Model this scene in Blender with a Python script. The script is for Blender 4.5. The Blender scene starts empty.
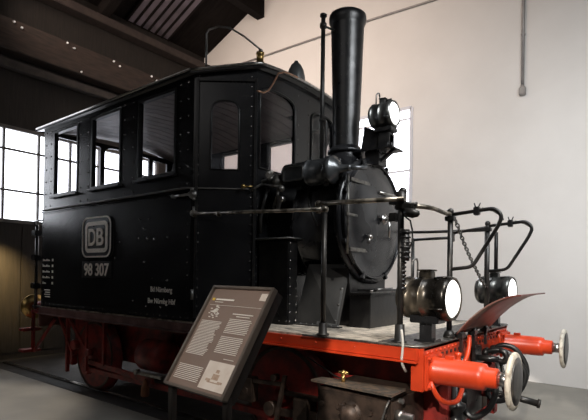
import bpy, bmesh, math, random
from mathutils import Vector, Matrix
PI = math.pi
random.seed(4)
scene = bpy.context.scene
COL = scene.collection

# ------------------------------------------------------------------ camera
cam_d = bpy.data.cameras.new('camera')
cam = bpy.data.objects.new('camera', cam_d); COL.objects.link(cam); scene.camera = cam
r_ = Vector((0.79613452, 0.60494561, 0.01451288)); u_ = Vector((-0.00628828, -0.01571131, 0.9998568)); f_ = Vector((-0.605087, 0.79611177, 0.00870425))
M = Matrix(((r_[0], u_[0], -f_[0], 1.2962), (r_[1], u_[1], -f_[1], -4.06686), (r_[2], u_[2], -f_[2], 1.54393), (0, 0, 0, 1)))
cam.matrix_world = M
cam_d.sensor_width = 36; cam_d.lens = 29.055
cam_d.shift_x = -0.0207; cam_d.shift_y = 0.1053
cam_d.clip_start = 0.05; cam_d.clip_end = 100

# ------------------------------------------------------------------ world, lights, exposure
w = bpy.data.worlds.new('world'); scene.world = w; w.use_nodes = True
w.node_tree.nodes['Background'].inputs[0].default_value = (.9, .93, 1, 1)
w.node_tree.nodes['Background'].inputs[1].default_value = 0.1
vs = scene.view_settings
vs.view_transform = 'Standard'; vs.look = 'None'; vs.gamma = 1; vs.exposure = 0; vs.use_curve_mapping = False

def light(kind, loc, target, power, color=(1, 1, 1), size=1, size_y=None, spot=40, blend=.3, name='added_area_light'):
    d = bpy.data.lights.new(name, kind); d.energy = power; d.color = color
    if kind == 'AREA':
        d.size = size
        if size_y: d.shape = 'RECTANGLE'; d.size_y = size_y
    else: d.shadow_soft_size = size
    if kind == 'SPOT': d.spot_size = math.radians(spot); d.spot_blend = blend
    o = bpy.data.objects.new(name, d); COL.objects.link(o)
    o.location = loc; o.rotation_euler = (Vector(target) - Vector(loc)).to_track_quat('-Z', 'Y').to_euler()
    return o
# unseen area lights added to wash the far wall, high over the loco
L = light('AREA', (-4.8, -1.0, 6.4), (-5.0, 3.72, 5.0), 122, (1.0, .82, .70), 5.2, .8); L.data.spread = math.radians(112)
L = light('AREA', (1.9, -.6, 4.3), (-.4, 3.72, .9), 140, (.93, .97, 1.0), 3, 1.2); L.data.spread = math.radians(130)
# spot lamps on the visitors' side, the last one added for the board
light('SPOT', (1.9, -6.6, 3.9), (.24, -1.1, 1.0), 1950, (1, .93, .84), .03, spot=16.5, blend=.10, name='unseen_spot')
light('SPOT', (2.9, -2.4, 5.8), (-.1, -.55, 1.1), 900, (1, .94, .86), .06, spot=25, blend=.25, name='unseen_spot')
light('SPOT', (-4.9, -1.9, 7.0), (-5.0, -2.7, 0), 980, (1, .90, .79), .1, spot=32, blend=.5, name='unseen_spot')
light('SPOT', (.5, -6.2, 4.6), (-.62, -2.32, 1.2), 620, (1, .90, .80), .05, spot=10, blend=.4, name='unseen_spot')  # unseen spot added to brighten the information board
# a golden lamp low on the rear wall
light('SPOT', (-7.2, -1.2, 2.1), (-7.9, -.85, 1.5), 330, (1, .72, .32), .05, spot=70, blend=1, name='wall_lamp')
# unseen soft fill light added behind the visitor
light('AREA', (-1.0, -8.5, 6.0), (-1.5, -1, 2.0), 25, (1, .95, .92), 5, 2)

# ------------------------------------------------------------------ materials
def mat(name, c1, c2=None, rough=.5, metal=0, scale=8, detail=4, lo=.35, hi=.65, bump=0, emit=0, stretch=(1, 1, 1), rvar=.0, coat=0, bscale=None, spec=.5):
    m = bpy.data.materials.new(name); m.use_nodes = True; n = m.node_tree.nodes; l = m.node_tree.links
    b = n['Principled BSDF']; b.inputs['Roughness'].default_value = rough; b.inputs['Metallic'].default_value = metal
    b.inputs['Specular IOR Level'].default_value = spec
    if coat: b.inputs['Coat Weight'].default_value = coat
    tc = n.new('ShaderNodeTexCoord'); mp = n.new('ShaderNodeMapping'); mp.inputs['Scale'].default_value = stretch
    l.new(tc.outputs['Object'], mp.inputs[0])
    nz = n.new('ShaderNodeTexNoise'); nz.inputs['Scale'].default_value = scale; nz.inputs['Detail'].default_value = detail
    l.new(mp.outputs[0], nz.inputs['Vector'])
    rp = n.new('ShaderNodeValToRGB'); rp.color_ramp.elements[0].position = lo; rp.color_ramp.elements[1].position = hi
    rp.color_ramp.elements[0].color = (*c1, 1); rp.color_ramp.elements[1].color = (*(c2 or c1), 1)
    l.new(nz.outputs[0], rp.inputs[0]); l.new(rp.outputs[0], b.inputs['Base Color'])
    if rvar:
        mr = n.new('ShaderNodeMapRange'); mr.inputs[3].default_value = max(.02, rough - rvar); mr.inputs[4].default_value = rough + rvar
        l.new(nz.outputs[0], mr.inputs[0]); l.new(mr.outputs[0], b.inputs['Roughness'])
    if bump:
        bp = n.new('ShaderNodeBump'); bp.inputs['Strength'].default_value = bump; bp.inputs['Distance'].default_value = .01
        src = nz
        if bscale:
            src = n.new('ShaderNodeTexNoise'); src.inputs['Scale'].default_value = bscale; src.inputs['Detail'].default_value = 3
            l.new(mp.outputs[0], src.inputs['Vector'])
        l.new(src.outputs[0], bp.inputs['Height']); l.new(bp.outputs[0], b.inputs['Normal'])
    if emit:
        b.inputs['Emission Color'].default_value = (*c1, 1); b.inputs['Emission Strength'].default_value = emit
    return m
BLACK = mat('black_paint', (.007, .007, .008), (.014, .014, .015), .24, scale=3, bump=.12, bscale=5, rvar=.08)
BLACK2 = mat('black_satin', (.007, .007, .008), (.016, .015, .014), .32, scale=14, bump=.2, rvar=.12)
SMOKE = mat('smokebox_black', (.008, .008, .009), (.055, .055, .058), .27, scale=2.2, lo=.47, hi=.8, bump=.25, bscale=4, rvar=.12)
IRON = mat('old_iron', (.07, .067, .063), (.20, .19, .17), .36, .7, scale=20, bump=.3)
STEEL = mat('bright_steel', (.55, .55, .54), (.38, .36, .33), .28, .95, scale=30)
DULL = mat('dull_steel', (.30, .30, .29), (.15, .14, .13), .42, .85, scale=16, rvar=.1)
RAILM = mat('worn_handrail', (.46, .41, .34), (.08, .07, .055), .33, .7, scale=12, lo=.4, hi=.6, stretch=(1, 1, 1))
ROD = mat('dark_rod', (.012, .012, .012), (.03, .027, .024), .4, .3, scale=12)
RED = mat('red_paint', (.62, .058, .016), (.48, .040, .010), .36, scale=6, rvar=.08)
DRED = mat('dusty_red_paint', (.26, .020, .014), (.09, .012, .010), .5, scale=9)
SHADEDRED = mat('shaded_dusty_red', (.060, .018, .015), (.13, .060, .052), .6, scale=7, lo=.4, hi=.7)  # dust tone plus the rear sill's shade put into the colour
IRONP = mat('dark_deck_plate', (.03, .028, .026), (.14, .13, .12), .5, .5, scale=26, lo=.42, hi=.62, bump=.5)
BRASS = mat('brass', (.62, .42, .16), (.40, .27, .10), .3, .95, scale=20)
COPPER = mat('copper', (.60, .34, .22), (.45, .26, .18), .32, .9, scale=20)
CREAM = mat('cream_paint', (.86, .80, .72), (.68, .60, .53), .5, scale=40, lo=.4, hi=.75)
BUFW = mat('worn_buffer_white', (.66, .60, .50), (.30, .24, .18), .55, scale=22, lo=.5, hi=.72, bump=.3)
GREASE = mat('buffer_grease', (.055, .052, .050), (.20, .17, .14), .35, .4, scale=9, lo=.5, hi=.75)
PATCH = mat('bare_primer', (.15, .15, .145), (.08, .08, .08), .5, scale=10)
WOODDECK = mat('deck_boards', (.14, .12, .10), (.62, .55, .46), .6, scale=11, detail=8, stretch=(1, 4, 1), lo=.36, hi=.54, bump=.5)
SHEET = mat('bridge_sheet', (.16, .035, .025), (.24, .15, .12), .45, .5, scale=5, rvar=.1)
RUBBER = mat('black_rubber', (.006, .006, .006), (.012, .012, .012), .38)
LAMPY = mat('lamp_body_tan', (.020, .018, .016), (.22, .185, .14), .30, .75, scale=5, lo=.42, hi=.62, rvar=.1)
LAMPG = mat('lamp_body_grey', (.05, .052, .05), (.18, .18, .17), .32, .8, scale=7)
LENS = mat('lit_lens', (1, .98, .94), emit=1.6)
TEXTW = mat('lettering', (.80, .76, .68), (.88, .85, .80), .6, scale=60)
CAVITY = mat('interior_dark', (.05, .045, .04), (.08, .07, .06), .6)
CABIN = mat('cab_inner_paint', (.10, .095, .085), (.14, .13, .12), .5)
DIRTY = mat('oily_iron', (.035, .025, .02), (.09, .06, .045), .5, .4, scale=14, bump=.3)
GLINTRIVET = mat('glint_rivet', (.09, .088, .085), (.50, .48, .46), .25, .8, scale=3, lo=.42, hi=.62)  # lighter than the paint: glints on the rivets put into the colour
PLATE = mat('grimy_plate', (.16, .14, .12), (.34, .24, .17), .42, .6, scale=24, lo=.4, hi=.68, bump=.6)

def glass_mat():
    m = bpy.data.materials.new('cab_glass'); m.use_nodes = True; n = m.node_tree.nodes; l = m.node_tree.links
    n.remove(n['Principled BSDF']); out = n['Material Output']
    t = n.new('ShaderNodeBsdfTransparent'); t.inputs[0].default_value = (.92, .92, .94, 1)
    g = n.new('ShaderNodeBsdfGlossy'); g.inputs['Roughness'].default_value = .06
    fr = n.new('ShaderNodeFresnel'); fr.inputs[0].default_value = 1.5
    nz = n.new('ShaderNodeTexNoise'); nz.inputs['Scale'].default_value = 4
    bp = n.new('ShaderNodeBump'); bp.inputs['Strength'].default_value = .06; l.new(nz.outputs[0], bp.inputs['Height']); l.new(bp.outputs[0], g.inputs['Normal'])
    geo = n.new('ShaderNodeNewGeometry'); inv = n.new('ShaderNodeMath'); inv.operation = 'SUBTRACT'; inv.inputs[0].default_value = 1; l.new(geo.outputs['Backfacing'], inv.inputs[1])
    mul = n.new('ShaderNodeMath'); mul.operation = 'MULTIPLY'; l.new(inv.outputs[0], mul.inputs[0]); l.new(fr.outputs[0], mul.inputs[1])
    mx = n.new('ShaderNodeMixShader'); l.new(mul.outputs[0], mx.inputs[0]); l.new(t.outputs[0], mx.inputs[1]); l.new(g.outputs[0], mx.inputs[2])
    l.new(mx.outputs[0], out.inputs[0]); return m
GLASS = glass_mat()

# ------------------------------------------------------------------ mesh helpers
def frame(d):
    d = Vector(d).normalized(); a = Vector((0, 0, 1)) if abs(d.z) < .95 else Vector((0, 1, 0))
    x = a.cross(d).normalized(); y = d.cross(x).normalized(); return x, y, d
class B:
    def __init__(s): s.bm = bmesh.new(); s.mi = 0
    def face(s, vs, smooth=False):
        try: f = s.bm.faces.new(vs); f.material_index = s.mi; f.smooth = smooth; return f
        except ValueError: return None
    def box(s, x0, x1, y0, y1, z0, z1, bev=0):
        return s.obox(((x0 + x1) / 2, (y0 + y1) / 2, (z0 + z1) / 2), ((x1 - x0) / 2, 0, 0), (0, (y1 - y0) / 2, 0), (0, 0, (z1 - z0) / 2), bev)
    def obox(s, c, a, b, d, bev=0):
        c, a, b, d = map(Vector, (c, a, b, d)); v = []
        for i in (-1, 1):
            for j in (-1, 1):
                for k in (-1, 1): v.append(s.bm.verts.new(c + a * i + b * j + d * k))
        fs = [s.face([v[q] for q in t]) for t in ((0, 1, 3, 2), (4, 6, 7, 5), (0, 4, 5, 1), (2, 3, 7, 6), (0, 2, 6, 4), (1, 5, 7, 3))]
        if bev:
            es = list({e for f in fs for e in f.edges})
            bmesh.ops.bevel(s.bm, geom=es, offset=bev, segments=2, affect='EDGES', material=s.mi)
        return s
    def prism(s, pts, off):
        off = Vector(off); a = [s.bm.verts.new(Vector(p)) for p in pts]; b = [s.bm.verts.new(Vector(p) + off) for p in pts]
        s.face(a[::-1]); s.face(b); n = len(a)
        for i in range(n): s.face([a[i], a[(i + 1) % n], b[(i + 1) % n], b[i]])
        return s
    def cyl(s, p, q, r, r2=None, seg=16, caps=True, smooth=True):
        p = Vector(p); q = Vector(q); x, y, d = frame(q - p); r2 = r if r2 is None else r2
        A = [s.bm.verts.new(p + (x * math.cos(2 * PI * i / seg) + y * math.sin(2 * PI * i / seg)) * r) for i in range(seg)]
        Bv = [s.bm.verts.new(q + (x * math.cos(2 * PI * i / seg) + y * math.sin(2 * PI * i / seg)) * r2) for i in range(seg)]
        for i in range(seg): s.face([A[i], A[(i + 1) % seg], Bv[(i + 1) % seg], Bv[i]], smooth)
        if caps: s.face(A[::-1]); s.face(Bv)
        return s
    def lathe(s, o, axis, prof, seg=32, smooth=True):      # prof: list of (distance along axis, radius)
        o = Vector(o); x, y, d = frame(axis); rings = []
        for t, r in prof:
            if r < 1e-5: rings.append([s.bm.verts.new(o + d * t)])
            else: rings.append([s.bm.verts.new(o + d * t + (x * math.cos(2 * PI * i / seg) + y * math.sin(2 * PI * i / seg)) * r) for i in range(seg)])
        for a, b in zip(rings, rings[1:]):
            if len(a) == 1 and len(b) == 1: continue
            for i in range(seg):
                j = (i + 1) % seg
                if len(a) == 1: s.face([a[0], b[j], b[i]], smooth)
                elif len(b) == 1: s.face([a[i], a[j], b[0]], smooth)
                else: s.face([a[i], a[j], b[j], b[i]], smooth)
        if len(rings[0]) > 1: s.face(rings[0][::-1])
        if len(rings[-1]) > 1: s.face(rings[-1])
        return s
    def tube(s, pts, r, seg=8, rnd=0, closed=False):
        pts = [Vector(p) for p in pts]
        if rnd:
            out = [pts[0]]
            for a, b, c in zip(pts, pts[1:], pts[2:]):
                d1 = min(rnd, (b - a).length * .45); d2 = min(rnd, (c - b).length * .45)
                p1 = b + (a - b).normalized() * d1; p2 = b + (c - b).normalized() * d2
                for k in range(6):
                    t = k / 5; out.append(p1 * (1 - t) ** 2 + b * 2 * t * (1 - t) + p2 * t * t)
            out.append(pts[-1]); pts = out
        rings = []; up = None; n = len(pts)
        for i, p in enumerate(pts):
            if closed: d = (pts[(i + 1) % n] - pts[i - 1]).normalized()
            else: d = (pts[min(i + 1, n - 1)] - pts[max(i - 1, 0)]).normalized()
            if up is None: up = frame(d)[0]
            x = (up - d * up.dot(d)).normalized(); up = x; y = d.cross(x)
            rings.append([s.bm.verts.new(p + (x * math.cos(2 * PI * k / seg) + y * math.sin(2 * PI * k / seg)) * r) for k in range(seg)])
        pr = list(zip(rings, rings[1:])) + ([(rings[-1], rings[0])] if closed else [])
        for a, b in pr:
            for k in range(seg): s.face([a[k], a[(k + 1) % seg], b[(k + 1) % seg], b[k]], True)
        if not closed: s.face(rings[0][::-1]); s.face(rings[-1])
        return s
    def ball(s, c, r, seg=12):
        return s.lathe(Vector(c) - Vector((0, 0, r)), (0, 0, 1), [(r - r * math.cos(PI * i / 8), r * math.sin(PI * i / 8)) for i in range(9)], seg)
    rv = 0
    def rivet(s, c, n, r=.008):
        m0 = s.mi; s.mi = s.rv or s.mi; r *= 1.15
        s.lathe(Vector(c) - Vector(n).normalized() * .001, n, [(0, r), (r * .45, r * .85), (r * .75, .45 * r), (r * .85, 0)], 8); s.mi = m0
        return s
    def rivets(s, a, b, n, step=.07, r=.008):
        a = Vector(a); b = Vector(b); k = max(1, int(round((b - a).length / step)))
        for i in range(k + 1): s.rivet(a.lerp(b, i / k), n, r)
        return s
    def bolt(s, c, n, r=.015, h=.012):
        c = Vector(c); s.cyl(c - Vector(n).normalized() * .002, c + Vector(n).normalized() * h, r, seg=6, smooth=False); return s
    def done(s, name, mats, parent=None, **pr):
        bmesh.ops.recalc_face_normals(s.bm, faces=s.bm.faces[:])
        me = bpy.data.meshes.new(name); s.bm.to_mesh(me); s.bm.free()
        for m in (mats if isinstance(mats, (list, tuple)) else [mats]): me.materials.append(m)
        o = bpy.data.objects.new(name, me); COL.objects.link(o)
        if parent:
            o.parent = parent
            if parent.type == 'EMPTY': o.matrix_parent_inverse = Matrix.Translation(-Vector(parent.location))
        for k, v in pr.items(): o[k] = v
        return o
def thing(name, label, cat, loc, group=None):
    o = bpy.data.objects.new(name, None); COL.objects.link(o); o.location = loc; o.empty_display_size = .1
    o['label'] = label; o['category'] = cat
    if group: o['group'] = group
    return o
def text(body, name, m, parent, M4, size, extrude=.002, width=None, height=None, bold=0):
    cu = bpy.data.curves.new(name, 'FONT'); cu.body = body; cu.size = size; cu.extrude = extrude; cu.offset = bold
    cu.align_x = 'CENTER'; cu.align_y = 'CENTER'
    t = bpy.data.objects.new(name, cu); COL.objects.link(t); bpy.context.view_layer.update()
    me = bpy.data.meshes.new_from_object(t.evaluated_get(bpy.context.evaluated_depsgraph_get()))
    bpy.data.objects.remove(t)
    xs = [v.co.x for v in me.vertices]; ys = [v.co.y for v in me.vertices]
    cx, cy = (min(xs) + max(xs)) / 2, (min(ys) + max(ys)) / 2
    sx = width / (max(xs) - min(xs)) if width else 1; sy = height / (max(ys) - min(ys)) if height else sx
    me.transform(Matrix.Diagonal((sx, sy, 1, 1)) @ Matrix.Translation((-cx, -cy, 0))); me.transform(M4)
    me.materials.clear(); me.materials.append(m); me.name = name
    o = bpy.data.objects.new(name, me); COL.objects.link(o); o.parent = parent
    if parent.type == 'EMPTY': o.matrix_parent_inverse = Matrix.Translation(-Vector(parent.location))
    return o
def panel(b, p0, p1, z0, zt0, zt1, holes, th, inward):
    """wall from p0 to p1 (xy), from z0 up to zt0..zt1, holes (u0,u1,z0,zside,ztop) along u in metres"""
    p0 = Vector((*p0, 0)); p1 = Vector((*p1, 0)); L = (p1 - p0).length; d = (p1 - p0) / L; off = Vector((*inward, 0)).normalized() * th
    zt = lambda u: zt0 + (zt1 - zt0) * u / L
    P = lambda u, z: p0 + d * u + Vector((0, 0, z))
    cur = 0
    for u0, u1, a, c, t in holes:
        b.prism([P(cur, z0), P(u0, z0), P(u0, zt(u0)), P(cur, zt(cur))], off)
        b.prism([P(u0, z0), P(u1, z0), P(u1, a), P(u0, a)], off)
        arc = []
        for k in range(13):
            th_ = PI * k / 12; cs = math.cos(th_); sn = math.sin(th_)
            arc.append(P((u0 + u1) / 2 + (u1 - u0) / 2 * math.copysign(abs(cs) ** .7, cs), c + (t - c) * abs(sn) ** .8))
        if t - c < .001: arc = [P(u1, c), P(u0, c)]
        b.prism(arc + [P(u0, zt(u0)), P(u1, zt(u1))], off)
        cur = u1
    b.prism([P(cur, z0), P(L, z0), P(L, zt(L)), P(cur, zt(cur))], off)

# ------------------------------------------------------------------ hall (setting)
YW, XR = 3.72, -7.9
def wallmat(name, ca, cb, sc=1.2, bump=.15, bsc=14):
    return mat(name, ca, cb, .85, scale=sc, lo=.3, hi=.7, bump=bump, bscale=bsc)
PLASTER = wallmat('plaster_wall', (.70, .66, .62), (.76, .72, .68))
CONC = mat('concrete_floor', (.225, .212, .185), (.285, .265, .23), .6, scale=2.2, bump=.06, bscale=60, rvar=.1)
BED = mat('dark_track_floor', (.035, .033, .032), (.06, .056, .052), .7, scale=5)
ROOFM = mat('dark_roof_boards', (.008, .006, .0055), (.014, .011, .010), .9, scale=3, stretch=(1, 8, 1), spec=.1)
TIMBER = mat('brown_timber', (.016, .010, .007), (.036, .021, .015), .75, scale=4, stretch=(6, 1, 6), bump=.3)
DARKWALL = mat('dark_board_wall', (.010, .0075, .0055), (.018, .013, .010), .75, scale=3, stretch=(1, 12, 1), bump=.3)
GREYSTEEL = mat('grey_conduit', (.32, .30, .28), (.25, .23, .22), .5, .3)
PANE = mat('bright_pane', (.90, .93, 1.0), emit=5)
SKYPANE = mat('dim_rooflight', (.19, .155, .18), (.26, .21, .25), .6, scale=3)
GLAREFRAME = mat('glare_window_bars', (.62, .62, .66), rough=.6)  # bars paled to carry the glare of the bright pane
WINFRAME = mat('window_bars', (.10, .09, .085), (.13, .12, .11), .6)

b = B(); b.box(-8.2, 8, -10, YW + .3, -.2, 0); b.done('floor', CONC, kind='structure')
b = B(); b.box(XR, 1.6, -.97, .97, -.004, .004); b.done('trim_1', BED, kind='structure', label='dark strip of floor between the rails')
# far wall with window opening x -3.08..-2.33, z 3.1..4.56, gable top following the roof
wx0, wx1, wz0, wz1 = -3.75, -2.325, 2.75, 4.56
gz = lambda x: 6.93 + .42 * (x + 7.9) if x < 3 else 6.93 + .42 * 10.9 - .42 * (x - 3)
b = B()
def wp(x0, x1, z0, z1=None):
    z = (z1, z1) if z1 else (gz(x0), gz(x1))
    b.prism([(x0, YW, z0), (x1, YW, z0), (x1, YW, z[1]), (x0, YW, z[0])], (0, .3, 0))
wp(-8.2, wx0, 0); wp(wx0, wx1, 0, wz0); wp(wx0, wx1, wz1); wp(wx1, 3, 0); wp(3, 8, 0)
b.done('wall_far', PLASTER, kind='structure')
# rear wall with wide window
ry0, ry1, rz0, rz1 = -2.46, 2.4, 2.44, 4.08
b = B()
b.box(XR - .3, XR, -10, ry0, 0, 6.95); b.box(XR - .3, XR, ry1, YW, 0, 6.95); b.box(XR - .3, XR, ry0, ry1, 0, rz0); b.box(XR - .3, XR, ry0, ry1, rz1, 6.95)
for k in range(34): b.box(XR, XR + .012, -10 + k * .4 + .012, -10 + (k + 1) * .4 - .012 if k < 33 else YW, .12, rz0 - .08)
b.done('wall_rear', DARKWALL, kind='structure')
b = B(); b.box(-8.2, 8, -10.3, -10, 0, 7.2); b.done('wall_near', mat('dark_near_wall', (.10, .09, .08), (.13, .12, .11), .85), kind='structure')
b = B(); b.box(8, 8.3, -10, YW + .3, 0, 9.5); b.done('wall_front', mat('dim_front_wall', (.16, .14, .13), (.20, .18, .16), .85), kind='structure')
b = B()
b.prism([(-8.2, -10.3, gz(-8.2)), (3, -10.3, gz(3)), (3, YW + .3, gz(3)), (-8.2, YW + .3, gz(-8.2))], (0, 0, .15))
b.prism([(3, -10.3, gz(3)), (8.3, -10.3, gz(8.3)), (8.3, YW + .3, gz(8.3)), (3, YW + .3, gz(3))], (0, 0, .15))
b.done('ceiling', ROOFM, kind='structure')
# windows
def window(n, quad_axis, c, a0, a1, z0, z1, va, hz, label):
    b = B()
    if quad_axis == 'x': bx = lambda p0, p1, q0, q1, d: b.box(c - .02 - d, c - .02 + d, p0, p1, q0, q1)
    else: bx = lambda p0, p1, q0, q1, d: b.box(p0, p1, c + .02 - d, c + .02 + d, q0, q1)
    for v in va: bx(v - .018, v + .018, z0, z1, .03)
    for h in hz: bx(a0, a1, h - .018, h + .018, .026)
    for v in (a0, a1): bx(v - .03, v + .03, z0, z1, .035)
    for h in (z0, z1): bx(a0, a1, h - .03, h + .03, .035)
    fr = b.done('window_%d' % n, WINFRAME if n == 1 else GLAREFRAME, kind='structure', label=label)
    b = B()
    if quad_axis == 'x': b.box(c - .10, c - .09, a0, a1, z0, z1)
    else: b.box(a0, a1, c + .09, c + .10, z0, z1)
    b.done('window_pane', PANE, fr)
window(1, 'x', XR, ry0, ry1, rz0, rz1, [-1.87, -1.29, -.71, -.13, .45, 1.03, 1.61, 2.0], [2.98, 3.70], 'wide bright hall window behind the back of the locomotive')
window(2, 'y', YW, wx0, wx1, wz0, wz1, [-3.05], [3.45, 4.37], 'tall bright window in the pale wall behind the chimney')
# roof light: dim panel with bars between rafters
def rp(x, y, dz=0): return (x, y, gz(x) - dz)
b = B(); b.prism([rp(-7.85, 1.55, .03), rp(-4.6, 1.55, .03), rp(-4.6, 2.6, .03), rp(-7.85, 2.6, .03)], (0, 0, .02))
win3 = b.done('window_3', SKYPANE, kind='structure', label='dim grey roof light with dark bars')
b = B()
for k in range(7):
    y = 1.55 + k * .175
    b.prism([rp(-7.85, y - .018, .07), rp(-4.6, y - .018, .07), rp(-4.6, y + .018, .07), rp(-7.85, y + .018, .07)], (0, 0, .05))
b.done('glazing_bars', ROOFM, win3)
for i, x in enumerate((-6.0, -4.0, -2.0)):
    b = B(); b.box(x - .1, x + .1, -10, YW, gz(x) - .42, gz(x) - .02); b.done('roof_purlin', ROOFM, label='dark timber purlin under the roof, %s from the rear wall' % ('first', 'second', 'third')[i], category='beam') if x > -7 else None
for i, y in enumerate((-2.6, 1.0)):
    b = B(); b.prism([rp(-7.85, y - .09, .3), rp(3, y - .09, .3), rp(3, y + .09, .3), rp(-7.85, y + .09, .3)], (0, 0, .26))
    b.done('rafter', ROOFM, label='dark sloping roof rafter, %s the rear window' % ('left of', 'right of')[i], category='rafter')
# girders in front of the rear wall
b = B(); b.box(-7.8, -7.5, -9.9, YW - .01, 5.28, 5.80, .01)
g = b.done('wall_girder', TIMBER, label='broad brown timber beam running along the rear wall high above its window', category='beam')
b = B()
for y in (-.74, -.62, .15, .28, 1.07, 1.20, 1.94, 2.07): b.bolt((-7.5, y, 5.74 + (.02 if y in (-.74, .15, 1.07, 1.94) else -.03)), (1, 0, 0), .019, .025)
b.bolt((-7.5, .42, 5.32), (1, 0, 0), .017, .025)
b.done('bolt_heads', mat('glint_bolt_heads', (.9, .92, .95), rough=.3, metal=.2), g)  # near-white colour stands for the glints the heads catch
b = B(); b.box(-7.75, -7.6, -9.9, YW - .01, 5.02, 5.16, .01)
b.done('wall_rail', mat('grey_brown_steel', (.02, .016, .014), (.035, .027, .023), .7), label='thin dark beam just below the broad timber beam on the rear wall', category='beam')
b = B(); b.box(-7.88, -7.62, -9.9, YW - .01, 6.50, 6.66, .01)
b.done('eaves_beam', mat('brown_eaves', (.035, .024, .022), (.05, .036, .03), .7), label='thin brown eaves beam where the roof meets the rear wall', category='beam')
# conduit and cable on the far wall
t = thing('wall_conduit', 'grey vertical conduit ending in a small box on the pale wall', 'conduit', (-.483, YW, 4.4))
b = B(); b.cyl((-.483, YW - .03, 4.48), (-.483, YW - .03, 7.5), .024, seg=10); b.done('pipe', GREYSTEEL, t)
b = B()
for z in (5.3, 6.3): b.box(-.51, -.456, YW - .05, YW, z - .012, z + .012)
b.done('pipe_clip', GREYSTEEL, t)
b = B(); b.box(-.53, -.436, YW - .07, YW, 4.36, 4.49, .012); b.cyl((-.483, YW - .03, 4.47), (-.483, YW - .03, 4.53), .026, seg=10); b.done('junction_box', GREYSTEEL, t)
b = B(); b.tube([(-6.9, YW - .02, 6.44), (-5, YW - .02, 6.415), (-3.3, YW - .02, 6.385), (-1.9, YW - .02, 6.33), (0, YW - .02, 6.3), (3, YW - .02, 6.3)], .02, 8)
b.done('wall_cable', GREYSTEEL, label='grey cable running along the upper part of the pale wall', category='cable')
# rails
for s, lab in ((-1, 'steel rail under the visitor side wheels, nearer of the pair'), (1, 'steel rail under the far side wheels, farther of the pair')):
    b = B(); y = .75 * s
    b.box(-7.6, 1.4, y - .030, y + .033, .004, .03, .006)
    b.done('rail', mat('polished_rail', (.5, .49, .48), (.3, .28, .26), .22, .95), label=lab, category='rail', group='rails of the track')
# floor lamp behind the loco
t = thing('floor_spotlight', 'small lit floor lamp beyond the rear wheels', 'lamp', (-7.1, .25, 0))
b = B(); b.cyl((-7.1, .25, 0), (-7.1, .25, .02), .07); b.cyl((-7.1, .25, .02), (-7.1, .25, .10), .014); b.done('stand', ROD, t)
b = B(); b.lathe((-7.16, .28, .14), (1, -.8, .1), [(0, .03), (.02, .055), (.10, .065), (.10, .05)], 20); b.done('lamp_head', ROD, t)
b = B(); b.lathe((-7.077, .215, .148), (1, -.8, .1), [(0, .052), (.008, .045), (.012, 0)], 20); b.done('lens', mat('floor_lamp_lens', (1, .98, .95), emit=14), t)
b = B(); b.obox((-7.80, 1.02, .34), (.008, 0, .02), (0, .12, 0), (-.06, 0, .26)); b.obox((-7.80, 1.5, .34), (.008, 0, .02), (0, .14, 0), (-.06, 0, .26))
b.done('leaning_board', mat('pale_board', (.5, .46, .44), (.42, .38, .36), .6), label='pale boards leaning at the foot of the rear wall under the locomotive', category='board')

# ------------------------------------------------------------------ locomotive
W, ZD, ZT = 1.078, 1.084, 2.365
loco = thing('steam_locomotive', 'black steam tank locomotive with red frame and tall chimney', 'locomotive', (-2.75, 0, .03))
def part(b, name, m, parent=None, **k): return b.done(name, m, parent or loco, **k)

# --- tank body (lower cab)
PLAN = [(-5.54, -W), (-2.40, -W), (-2.36, -1.07), (-1.9, -.70), (-1.9, .70), (-2.36, 1.07), (-2.40, W), (-5.54, W)]
def inflate(pl, d):
    cx, cy = -3.7, 0; out = []
    for x, y in pl: out.append((x + (d if x > -2.45 else -d if x < -5 else 0), y + math.copysign(d, y)))
    return out
b = B(); b.rv = 1
b.prism([(x, y, ZD) for x, y in PLAN], (0, 0, ZT - ZD))
for sy in (-1, 1): b.box(-5.555, -2.40, *sorted((sy * (W - .02), sy * (W + .014))), ZT - .012, ZT + .012, .002)
# seams & rivets
for z in (ZT - .03,): b.rivets((-5.5, -W, z), (-2.42, -W, z), (0, -1, 0), .075, .007)
b.rivets((-5.5, -W, ZD + .035), (-2.42, -W, ZD + .035), (0, -1, 0), .11, .007)
for x in (-5.50, -2.44): b.rivets((x, -W, ZD + .08), (x, -W, ZT - .08), (0, -1, 0), .12, .007)
for (x, z) in ((-3.25, 2.13), (-3.08, 2.13), (-3.17, 2.03), (-3.26, 1.93), (-3.10, 1.92), (-2.98, 1.91), (-3.15, 1.67), (-2.75, 1.92), (-3.0, 1.5), (-2.75, 1.48), (-3.72, 1.72), (-3.7, 2.0), (-3.62, 1.9), (-3.35, 1.25), (-3.1, 1.2), (-2.85, 1.2)): b.rivet((x, -W, z), (0, -1, 0), .010)
dA = Vector((.48, .372, 0)).normalized(); nA = Vector((dA.y, -dA.x, 0))
pA = lambda u, z, d=0: Vector((-2.36, -1.07, z)) + dA * u + nA * d
for u in (.04, .55): b.rivets(pA(u, 1.15), pA(u, 2.30), nA, .09, .007)
b.rivets((-1.9, -.67, 1.15), (-1.9, -.67, 2.3), (1, 0, 0), .08, .007)
tank = part(b, 'water_tank', [BLACK, GLINTRIVET])
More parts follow.
